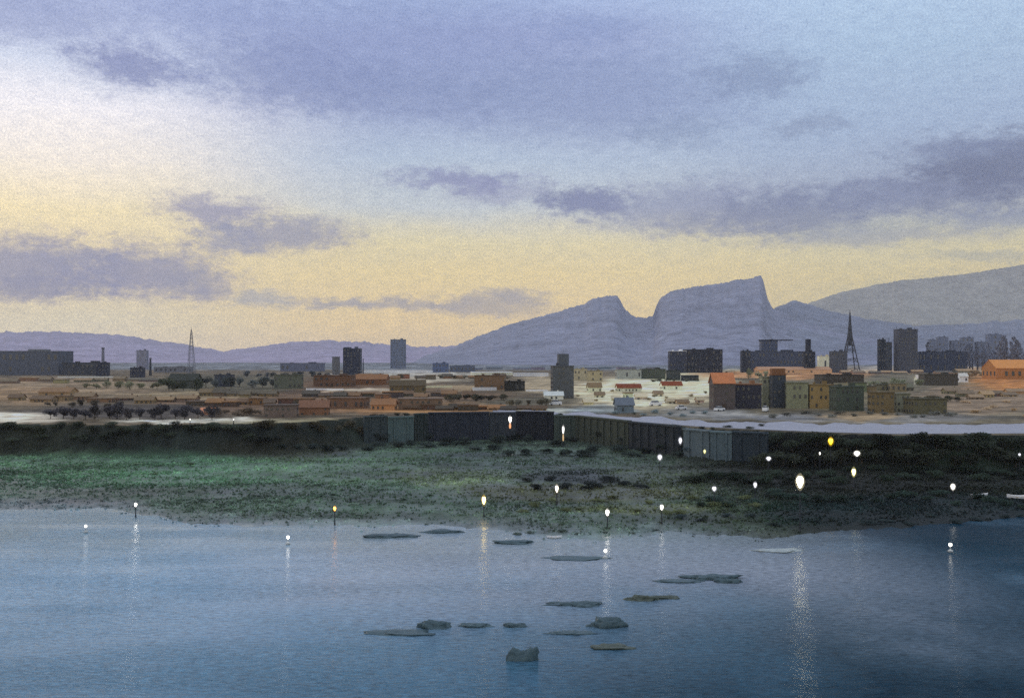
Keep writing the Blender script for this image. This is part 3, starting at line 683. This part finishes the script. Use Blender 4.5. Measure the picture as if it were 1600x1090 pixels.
# ------------------------------------------------------------------ lamps
def halo_mat(rgb, st):  # see-through, weakly emissive material for the added lamp halos
    key = ('halo', rgb, st > 2)
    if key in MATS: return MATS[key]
    m = bpy.data.materials.new('lamp_halo'); m.use_nodes = True; N = Nodes(m.node_tree)
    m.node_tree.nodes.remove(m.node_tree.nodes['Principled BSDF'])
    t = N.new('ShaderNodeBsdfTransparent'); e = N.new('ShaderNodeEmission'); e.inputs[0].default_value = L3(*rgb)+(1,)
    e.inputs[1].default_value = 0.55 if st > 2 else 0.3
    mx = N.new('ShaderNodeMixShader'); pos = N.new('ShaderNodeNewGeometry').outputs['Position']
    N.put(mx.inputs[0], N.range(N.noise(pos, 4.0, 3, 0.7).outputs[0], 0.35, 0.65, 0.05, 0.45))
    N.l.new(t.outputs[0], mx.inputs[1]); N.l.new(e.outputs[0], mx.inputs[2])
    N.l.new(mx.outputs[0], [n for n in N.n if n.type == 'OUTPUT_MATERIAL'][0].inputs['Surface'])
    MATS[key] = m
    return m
def lamp(label, px, py, wpx, hpx, rgb, st, drop=26, D=None, cat='lamp', lower=None):
    base = min(py+drop, interp(px, SHORE)-3)
    if D is None: X, D, Z = ground_at(px, base)
    else: X = (px-CX)/F*D; Z = zt(X, D)
    zc = CZ-(py-HY)*D/F-Z; w = 0.42*wpx*D/F/2; h = 0.58*hpx*D/F; st *= 2.2; st = st*1.6 if st > 1 else st*0.55
    root = thing('street_lamp', label, cat, (X, D, Z), random.uniform(0, 1), 'lit lamps on the dark bank')
    v, f = merge(lathe([(0.16, 0), (0.14, 0.5), (0.1, 0.6), (0.09, max(0.7, zc-h/2))], 8)); link('post', mesh_from('post', v, f, metal_m), root)
    v, f = lathe([(w*0.2, zc-h/2), (w*0.6, zc-h*0.3), (w*0.9, zc-h*0.08), (w, zc+h*0.14), (w*0.8, zc+h*0.32), (w*0.45, zc+h*0.42)], 12)
    link('lantern', mesh_from('lantern', v, f, glow('lamp_glass', rgb, st), True), root)
    v, f = lathe([(w*0.5, zc+h*0.42), (w*0.3, zc+h*0.5), (0.04, zc+h*0.56)], 10); link('cap', mesh_from('cap', v, f, metal_m), root)
    v, f = lathe([(w*0.3, zc-h*0.75), (w*1.2, zc-h*0.4), (w*1.55, zc), (w*1.2, zc+h*0.4), (w*0.3, zc+h*0.7)], 14)  # added shell around the lantern, imitating its soft glow
    gl_ = link('halo_shell', mesh_from('halo_shell', v, f, halo_mat(rgb, st), True), root)
    if lower:
        v, f = lathe([(w*0.6, zc-h*1.5), (w*0.8, zc-h*1.1), (w*0.5, zc-h*0.6)], 8); link('lower_lantern', mesh_from('lower_lantern', v, f, glow('lamp_glass', lower, 0.9)), root)
W_ = (255, 250, 238); Y_ = (255, 205, 70); O_ = (255, 170, 60); P_ = (225, 225, 235)
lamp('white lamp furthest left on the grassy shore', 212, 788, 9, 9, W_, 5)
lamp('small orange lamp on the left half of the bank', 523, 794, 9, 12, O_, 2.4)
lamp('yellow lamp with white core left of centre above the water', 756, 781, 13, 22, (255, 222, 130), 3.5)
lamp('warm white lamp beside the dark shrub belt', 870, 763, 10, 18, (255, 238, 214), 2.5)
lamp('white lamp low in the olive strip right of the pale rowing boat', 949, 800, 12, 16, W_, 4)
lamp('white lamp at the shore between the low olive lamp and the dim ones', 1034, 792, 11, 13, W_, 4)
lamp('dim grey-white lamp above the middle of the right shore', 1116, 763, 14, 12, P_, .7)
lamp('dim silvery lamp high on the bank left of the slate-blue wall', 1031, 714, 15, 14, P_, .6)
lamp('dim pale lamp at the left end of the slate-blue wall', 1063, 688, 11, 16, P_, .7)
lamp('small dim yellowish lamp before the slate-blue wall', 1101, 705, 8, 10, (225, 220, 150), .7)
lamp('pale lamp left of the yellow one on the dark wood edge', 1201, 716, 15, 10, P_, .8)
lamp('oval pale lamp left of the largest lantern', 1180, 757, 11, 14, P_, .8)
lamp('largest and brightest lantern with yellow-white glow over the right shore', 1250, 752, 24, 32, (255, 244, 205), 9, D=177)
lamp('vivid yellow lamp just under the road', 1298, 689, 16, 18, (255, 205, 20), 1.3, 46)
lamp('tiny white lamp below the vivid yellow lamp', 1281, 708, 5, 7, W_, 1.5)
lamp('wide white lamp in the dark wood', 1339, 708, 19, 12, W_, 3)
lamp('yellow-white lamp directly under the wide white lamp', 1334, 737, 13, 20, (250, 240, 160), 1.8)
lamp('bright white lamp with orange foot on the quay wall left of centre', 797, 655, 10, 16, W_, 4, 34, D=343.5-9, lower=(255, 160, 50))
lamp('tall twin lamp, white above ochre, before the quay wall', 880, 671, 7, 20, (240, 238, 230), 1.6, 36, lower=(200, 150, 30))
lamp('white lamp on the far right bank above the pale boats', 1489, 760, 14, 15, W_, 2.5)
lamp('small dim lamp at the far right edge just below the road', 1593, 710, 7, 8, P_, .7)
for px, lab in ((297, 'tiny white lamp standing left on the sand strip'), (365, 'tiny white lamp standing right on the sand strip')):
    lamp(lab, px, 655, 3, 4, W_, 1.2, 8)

# lit buoys
def buoy(label, px, py, s):
    D = F*CZ/(py-HY); X = (px-CX)/F*D
    root = thing('buoy', label, 'buoy', (X, D, -0.1))
    v, f = lathe([(0.25, 0), (0.4, 0.2), (0.35, 0.4), (0.08, 0.55), (0.07, 1.0)], 10); link('float', mesh_from('float', v, f, mat('buoy_paint', (150, 156, 166))), root)
    v, f = lathe([(0.05, 1.0), (0.22, 1.1), (0.22, 1.4), (0.05, 1.5)], 10); link('lamp', mesh_from('lamp', v, f, glow('buoy_glass', W_, s)), root)
buoy('small lit buoy left of the orange lamp', 450, 850, 5)
buoy('faint lit buoy nearest the left edge', 134, 832, 3)
buoy('bright lit buoy on dark water at right below the far right lamp', 1485, 862, 10)
buoy('lit buoy below the low white lamp right of the rowing boat', 946, 872, 5)

# boats
def boat(label, px, py, wpx, rgb, yaw=0.0, land=True):
    if land: X, D, Z = ground_at(px, py)
    else: D = F*CZ/(py-HY); X = (px-CX)/F*D; Z = 0
    Lh = wpx*D/F/2; bw = Lh*0.36; n = 14; V = []; Fc = []
    h = Lh*0.28
    ring = 7
    for i in range(n+1):
        t = -1+2*i/n; wd = bw*(1-abs(t)**2.4)*(1 if t > 0 else 0.9)+0.03; sh = h*(1+0.5*t*t)
        for k in range(ring):
            a = math.pi*k/(ring-1); V.append((t*Lh, -wd*math.cos(a), sh-sh*math.sin(a)**0.7*(1-0.3*t*t)))
    for i in range(n):
        for k in range(ring-1): Fc.append((i*ring+k, i*ring+k+1, (i+1)*ring+k+1, (i+1)*ring+k))
    root = thing('rowing_boat', label, 'boat', (X, D, Z-0.08), yaw, 'small pale boats by the shore')
    me = mesh_from('hull', V, Fc, mat('boat_paint', rgb, var=0.1)); o = link('hull', me, root)
    md = o.modifiers.new('thick', 'SOLIDIFY'); md.thickness = 0.06
    for t in (-0.35, 0.25):
        v, f = box(t*Lh, 0, h*0.75, Lh*0.14, bw*1.8, 0.05); link('thwart', mesh_from('thwart', v, f, mat('boat_wood', (150, 130, 104))), root)
boat('pale rowing boat at the waterline near centre', 866, 840, 24, (232, 232, 236), 0.05, land=False)
boat('lilac-white boat pulled up on the bank at far right', 1530, 777, 34, (200, 198, 212), 0.35)
boat('long white boat at the right edge of the frame', 1594, 780, 40, (214, 212, 216), -0.1)

# cars on the road
glass_c = glass
def car(label, px, py, rgb, kind='car', yaw=0.0):
    X, D, Z = ground_at(px, py)
    root = thing('parked_car' if kind == 'car' else 'van', label, kind, (X, D, Z+0.05), yaw, 'pale vehicles by the road')
    Lc, hc = (4.4, 0.75) if kind == 'car' else (5.4, 1.2)
    m = mat('car_paint', rgb, var=0.06, rough=0.35)
    v, f = merge(box(0, 0, 0.35, Lc, 1.8, hc, 0.96)); link('body', mesh_from('body', v, f, m), root)
    v, f = box(-0.2, 0, 0.35+hc+0.004, Lc*0.58, 1.65, 0.6, 0.78); link('cabin', mesh_from('cabin', v, f, glass), root)
    v, f = box(-0.2, 0, 0.957+hc, Lc*0.44, 1.3, 0.05); link('roof', mesh_from('roof', v, f, m), root)
    for sx in (-1, 1):
        for sy in (-1, 1):
            v, f = tube((sx*Lc*0.32, sy*0.75, 0.33), (sx*Lc*0.32, sy*0.95, 0.33), 0.33, n=12); link('wheel', mesh_from('wheel', v, f, mat('tyre', (30, 30, 32))), root)
car('white car parked below the tall orange-roofed house', 1124, 642, (235, 235, 240), 'car', 0.6)
car('lilac-white van below the narrow pale sage house', 1196, 643, (214, 214, 232), 'van', 1.2)
car('pale car parked beside the cream hillside scrub', 1064, 640, (230, 226, 220), 'car', 0.3)
car('white van at the foot of the cream hillside', 1024, 634, (235, 228, 220), 'van', 0.2)
car('pale blue-white car on the left end of the road', 868, 633, (214, 220, 232), 'van', 0.1)

# ------------------------------------------------------------------ rocks in the water
def rock(label, px, py, wpx, hpx, rgb, seed):
    D = F*CZ/(py-HY); X = (px-CX)/F*D; w = wpx*D/F/2; h = hpx*D/F
    bm = bmesh.new(); bmesh.ops.create_icosphere(bm, subdivisions=4, radius=1)
    for q in bm.verts:
        p = q.co.copy(); n = 1+0.5*mn.fractal(p*1.2+Vector((seed*7.1, 0, 0)), 0.9, 2, 6)+0.12*mn.noise(p*5)
        if p.z > 0.55: p.z = 0.55+(p.z-0.55)*0.3
        q.co = Vector((p.x*n*w, p.y*n*max(w*0.4, 0.6), (p.z*n)*h*1.35))
    me = bpy.data.meshes.new('rock'); bm.to_mesh(me); bm.free(); me.shade_smooth()
    me.materials.append(mat('wet_rock', rgb, rough=0.5, var=0.45, scale=1.4))
    tag(link('rock', me, None, (X, D, -h*0.1)), label, 'rock', 'dark rocks standing out of the water')
RK = [(682, 980, 52, 11, 'broad flat rock left of the nearest dark boulder'), (745, 978, 52, 5, 'low ledge joining the broad flat rock on its right'), (626, 988, 100, 2.5, 'thin reef line furthest left'),
      (805, 978, 32, 6, 'small rock above the nearest dark boulder'), (815, 1030, 42, 20, 'nearest dark boulder rising from the water below centre'), (912, 945, 60, 6, 'ledge rock at the top of the central pair'),
      (948, 978, 58, 14, 'rounded rock at the bottom of the central pair'), (890, 988, 70, 2.5, 'thin reef line running left from the rounded rock'), (1005, 937, 48, 8, 'olive dark rock right of the central pair'), (1042, 934, 40, 3.5, 'flat ledge tail of the olive dark rock'),
      (1110, 903, 80, 6, 'long blue-grey rock in the right half'), (1140, 909, 40, 6, 'blunt end rock touching the long blue-grey rock'), (1060, 908, 70, 2, 'thin reef left of the long blue-grey rock'), (958, 1011, 62, 4, 'olive-topped low rock nearest the bottom edge'),
      (880, 943, 60, 2.2, 'thin dark reef left of the ledge rock'), (605, 838, 80, 4, 'low dark reef near the left shore'), (692, 831, 55, 3.5, 'dark reef beside the shore left of the yellow lamp'), (800, 848, 60, 5, 'grey reef between the yellow lamp and the rowing boat'),
      (900, 872, 90, 1.6, 'hair-thin reef below the rowing boat')]
RK.append((1214, 860, 72, 2.5, 'pale wet sandbar left of the largest reflection'))
for i, (px, py, w_, h_, lab) in enumerate(RK):
    rock(lab, px, py, w_, h_, (128, 140, 150) if i == len(RK)-1 else (54, 76, 88) if i not in (8, 9, 13) else (62, 72, 68), i)

# ------------------------------------------------------------------ air
hm = bpy.data.materials.new('hazy_air'); hm.use_nodes = True
N = Nodes(hm.node_tree); hm.node_tree.nodes.remove(hm.node_tree.nodes['Principled BSDF'])
pv = N.new('ShaderNodeVolumePrincipled'); pv.inputs['Density'].default_value = 6.5e-5
pv.inputs['Color'].default_value = (0.86, 0.88, 1.0, 1); pv.inputs['Anisotropy'].default_value = 0.0
N.l.new(pv.outputs[0], [n for n in N.n if n.type == 'OUTPUT_MATERIAL'][0].inputs['Volume'])
v, f = box(0, 6400, -6, 36000, 16000, 1500)
o = link('haze', mesh_from('haze', v, f, hm)); tag(o, 'thin lilac evening haze over the plain and the water', 'haze'); o['kind'] = 'stuff'

# ------------------------------------------------------------------ sky
def azel(px, py):
    return math.degrees(math.atan2(px-CX, F)), math.degrees(math.atan2(HY-py, math.hypot(F, px-CX)))
wd = bpy.data.worlds.new('World'); S.world = wd; wd.use_nodes = True
N = Nodes(wd.node_tree); bg = wd.node_tree.nodes['Background']
tc = N.new('ShaderNodeTexCoord').outputs['Generated']
s3 = N.new('ShaderNodeSeparateXYZ'); N.put(s3.inputs[0], tc)
az = N.math('MULTIPLY', N.math('ARCTAN2', s3.outputs[0], s3.outputs[1]), 57.2958)
el = N.math('MULTIPLY', N.math('ARCSINE', s3.outputs[2]), 57.2958)
cmb = N.new('ShaderNodeCombineXYZ'); N.put(cmb.inputs[0], az); N.put(cmb.inputs[1], el)
P0 = cmb.outputs[0]
def warp(P, scale, amt, squash=2.2):
    n = N.noise(N.vmath('MULTIPLY', P, (1, squash, 1)), scale, 4, 0.6).outputs[1]
    d = N.vmath('MULTIPLY', N.vmath('SUBTRACT', n, (0.5, 0.5, 0.5)), (amt, amt*0.45, 0))
    return N.vmath('ADD', P, d)
PW = warp(warp(P0, 0.3, 4.0), 1.4, 2.2)
sw = N.new('ShaderNodeSeparateXYZ'); N.put(sw.inputs[0], PW)
PS = warp(P0, 0.1, 4.0); sp = N.new('ShaderNodeSeparateXYZ'); N.put(sp.inputs[0], PS)
def column(stops):
    st = sorted((max(0, azel(800, py)[1])/90, tuple(v*q for v, q in zip(L3(*c), (1.46, 1.36, 1.02) if py > 330 else (1.32, 1.30, 1.30)))) for py, c in stops)
    st = [(p, c) for p, c in st]+[(0.42, (0.50, 0.58, 0.74)), (1.0, (0.95, 1.0, 1.12))]
    return N.ramp(N.math('DIVIDE', sp.outputs[1], 90, clamp=True), st)
SKY_L = [(560, (226, 214, 206)), (505, (228, 222, 206)), (440, (246, 228, 186)), (350, (246, 232, 196)), (270, (248, 238, 222)), (190, (238, 236, 240)), (130, (196, 206, 226)), (60, (160, 174, 208)), (0, (146, 160, 200))]
SKY_M = [(560, (214, 196, 176)), (500, (240, 214, 160)), (430, (242, 222, 158)), (380, (232, 222, 180)), (325, (194, 203, 206)), (250, (168, 186, 208)), (170, (144, 160, 196)), (60, (138, 153, 194)), (0, (150, 170, 208))]
SKY_R = [(560, (196, 188, 160)), (440, (224, 208, 146)), (405, (224, 214, 164)), (370, (178, 184, 186)), (320, (150, 162, 184)), (220, (148, 170, 200)), (100, (154, 180, 208)), (0, (164, 190, 218))]
cl, cm, cr = column(SKY_L), column(SKY_M), column(SKY_R)
sky = N.mix(N.range(sp.outputs[0], -24, -6, 0, 1, True), cl, cm)
sky = N.mix(N.range(sp.outputs[0], 3, 20, 0, 1, True), sky, cr)
CL = [(40, 25, 200, 45, (132, 140, 186), .7), (210, 106, 105, 34, (108, 114, 166), .95), (330, 20, 120, 30, (140, 150, 194), .5), (450, 120, 170, 55, (116, 124, 172), .75), (600, 60, 320, 95, (124, 134, 182), .55), (640, 150, 180, 45, (122, 132, 176), .6),
      (920, 150, 260, 70, (122, 134, 176), .6), (930, 45, 90, 22, (124, 138, 184), .5), (1180, 120, 95, 36, (108, 120, 158), .6), (1260, 198, 70, 16, (118, 128, 160), .6), (1060, 205, 80, 26, (120, 134, 168), .5),
      (720, 283, 110, 17, (128, 130, 172), .75), (780, 300, 90, 22, (138, 138, 176), .5), (915, 318, 75, 24, (100, 106, 150), .85), (1060, 322, 190, 40, (128, 134, 168), .65), (1240, 335, 150, 36, (106, 116, 148), .75), (1120, 352, 120, 18, (140, 144, 162), .5),
      (1440, 300, 190, 34, (104, 114, 148), .75), (1570, 262, 160, 48, (78, 88, 120), .85), (1500, 232, 120, 22, (110, 122, 154), .6), (1350, 372, 200, 16, (150, 154, 166), .5), (1560, 335, 130, 20, (128, 138, 164), .6),
      (330, 330, 95, 26, (146, 142, 172), .8), (440, 366, 130, 24, (142, 142, 168), .8), (350, 372, 60, 22, (142, 144, 172), .6), (40, 415, 170, 48, (140, 138, 168), .9), (50, 450, 150, 22, (124, 124, 158), .7), (220, 425, 150, 44, (132, 132, 168), .85), (310, 436, 75, 26, (158, 152, 166), .6),
      (405, 468, 55, 15, (172, 174, 178), .7), (540, 471, 90, 11, (174, 166, 162), .8), (650, 476, 90, 11, (180, 168, 158), .7), (760, 478, 110, 20, (178, 166, 156), .7), (800, 462, 60, 14, (178, 168, 162), .6), (1540, 400, 120, 10, (176, 178, 150), .5), (1480, 445, 160, 16, (184, 186, 150), .5)]
gr0 = N.noise(N.vmath('MULTIPLY', P0, (0.55, 1.0, 1)), 1.6, 9, 0.78).outputs[0]
for cx, cy, rx, ry, c, st in CL:
    if cy >= 220: c = (c[0]-2, c[1]+2, c[2]+14)
    a, e = azel(cx, cy); sx_ = 57.3*rx/F*math.cos(math.radians(a))**2; sy_ = 57.3*ry/F
    dd = N.vmath('LENGTH', N.vmath('MULTIPLY', N.vmath('SUBTRACT', PW, (a, e, 0)), (1/sx_, 1/sy_, 0)))
    if cy < 220: st *= 0.85; c = (c[0]+4, c[1]+12, c[2]+18)
    sky = N.mix(N.range(N.math('ADD', dd, N.range(gr0, 0.3, 0.7, -0.42, 0.42)), 0.3, 1.35, st, 0, True), sky, L3(*c))
# fine granulation of the thin cloud deck
gr1 = N.noise(P0, 9.0, 3, 0.7).outputs[0]; gr2 = N.noise(N.vmath('MULTIPLY', P0, (0.7, 1.3, 1)), 1.8, 4, 0.6).outputs[0]
lum = N.math('ADD', N.range(gr1, 0.3, 0.7, -0.20, 0.20), N.range(gr2, 0.3, 0.7, -0.09, 0.09))
cb = N.new('ShaderNodeCombineColor'); 
for i, kk in enumerate((1.15, 1.0, 0.7)): N.put(cb.inputs[i], N.math('MULTIPLY_ADD', lum, kk, 1.0))
sky = N.mix(1.0, sky, cb.outputs[0], 'MULTIPLY')
SUN_AZ, SUN_EL = -42.0, 14.0
ns = N.new('ShaderNodeTexSky', sky_type='NISHITA'); ns.sun_disc = False
ns.sun_elevation = math.radians(SUN_EL); ns.sun_rotation = math.radians(SUN_AZ)
nsc = N.mix(1.0, ns.outputs[0], (0.004, 0.004, 0.004), 'MULTIPLY')
tot = N.mix(1.0, sky, nsc, 'ADD')
N.put(bg.inputs[0], tot); bg.inputs[1].default_value = 1.0
wd.cycles.sampling_method = 'MANUAL'; wd.cycles.sample_map_resolution = 512

sun = bpy.data.lights.new('sun', 'SUN'); sun.energy = 0.8; sun.angle = math.radians(10); sun.color = (1.0, 0.86, 0.68)
so = bpy.data.objects.new('sun', sun); COL.objects.link(so)
d = Vector((math.sin(math.radians(SUN_AZ))*math.cos(math.radians(SUN_EL)), math.cos(math.radians(SUN_AZ))*math.cos(math.radians(SUN_EL)), math.sin(math.radians(SUN_EL))))
so.rotation_euler = d.to_track_quat('Z', 'Y').to_euler()

# ------------------------------------------------------------------ camera
cam = bpy.data.cameras.new('camera'); co = bpy.data.objects.new('camera', cam); COL.objects.link(co)
co.location = (0, 0, CZ); co.rotation_euler = (math.radians(90), 0, 0)
cam.sensor_width = 36; cam.lens = 36.0; cam.shift_y = -(545-HY)/1600.0*1.0
cam.clip_start = 1; cam.clip_end = 40000
S.camera = co
S.view_settings.view_transform = 'Standard'; S.view_settings.look = 'None'
S.view_settings.exposure = 0; S.view_settings.gamma = 1
S.cycles.use_denoising = False
S.cycles.max_bounces = 6; S.cycles.diffuse_bounces = 2; S.cycles.glossy_bounces = 2; S.cycles.volume_bounces = 0
S.cycles.sample_clamp_indirect = 4
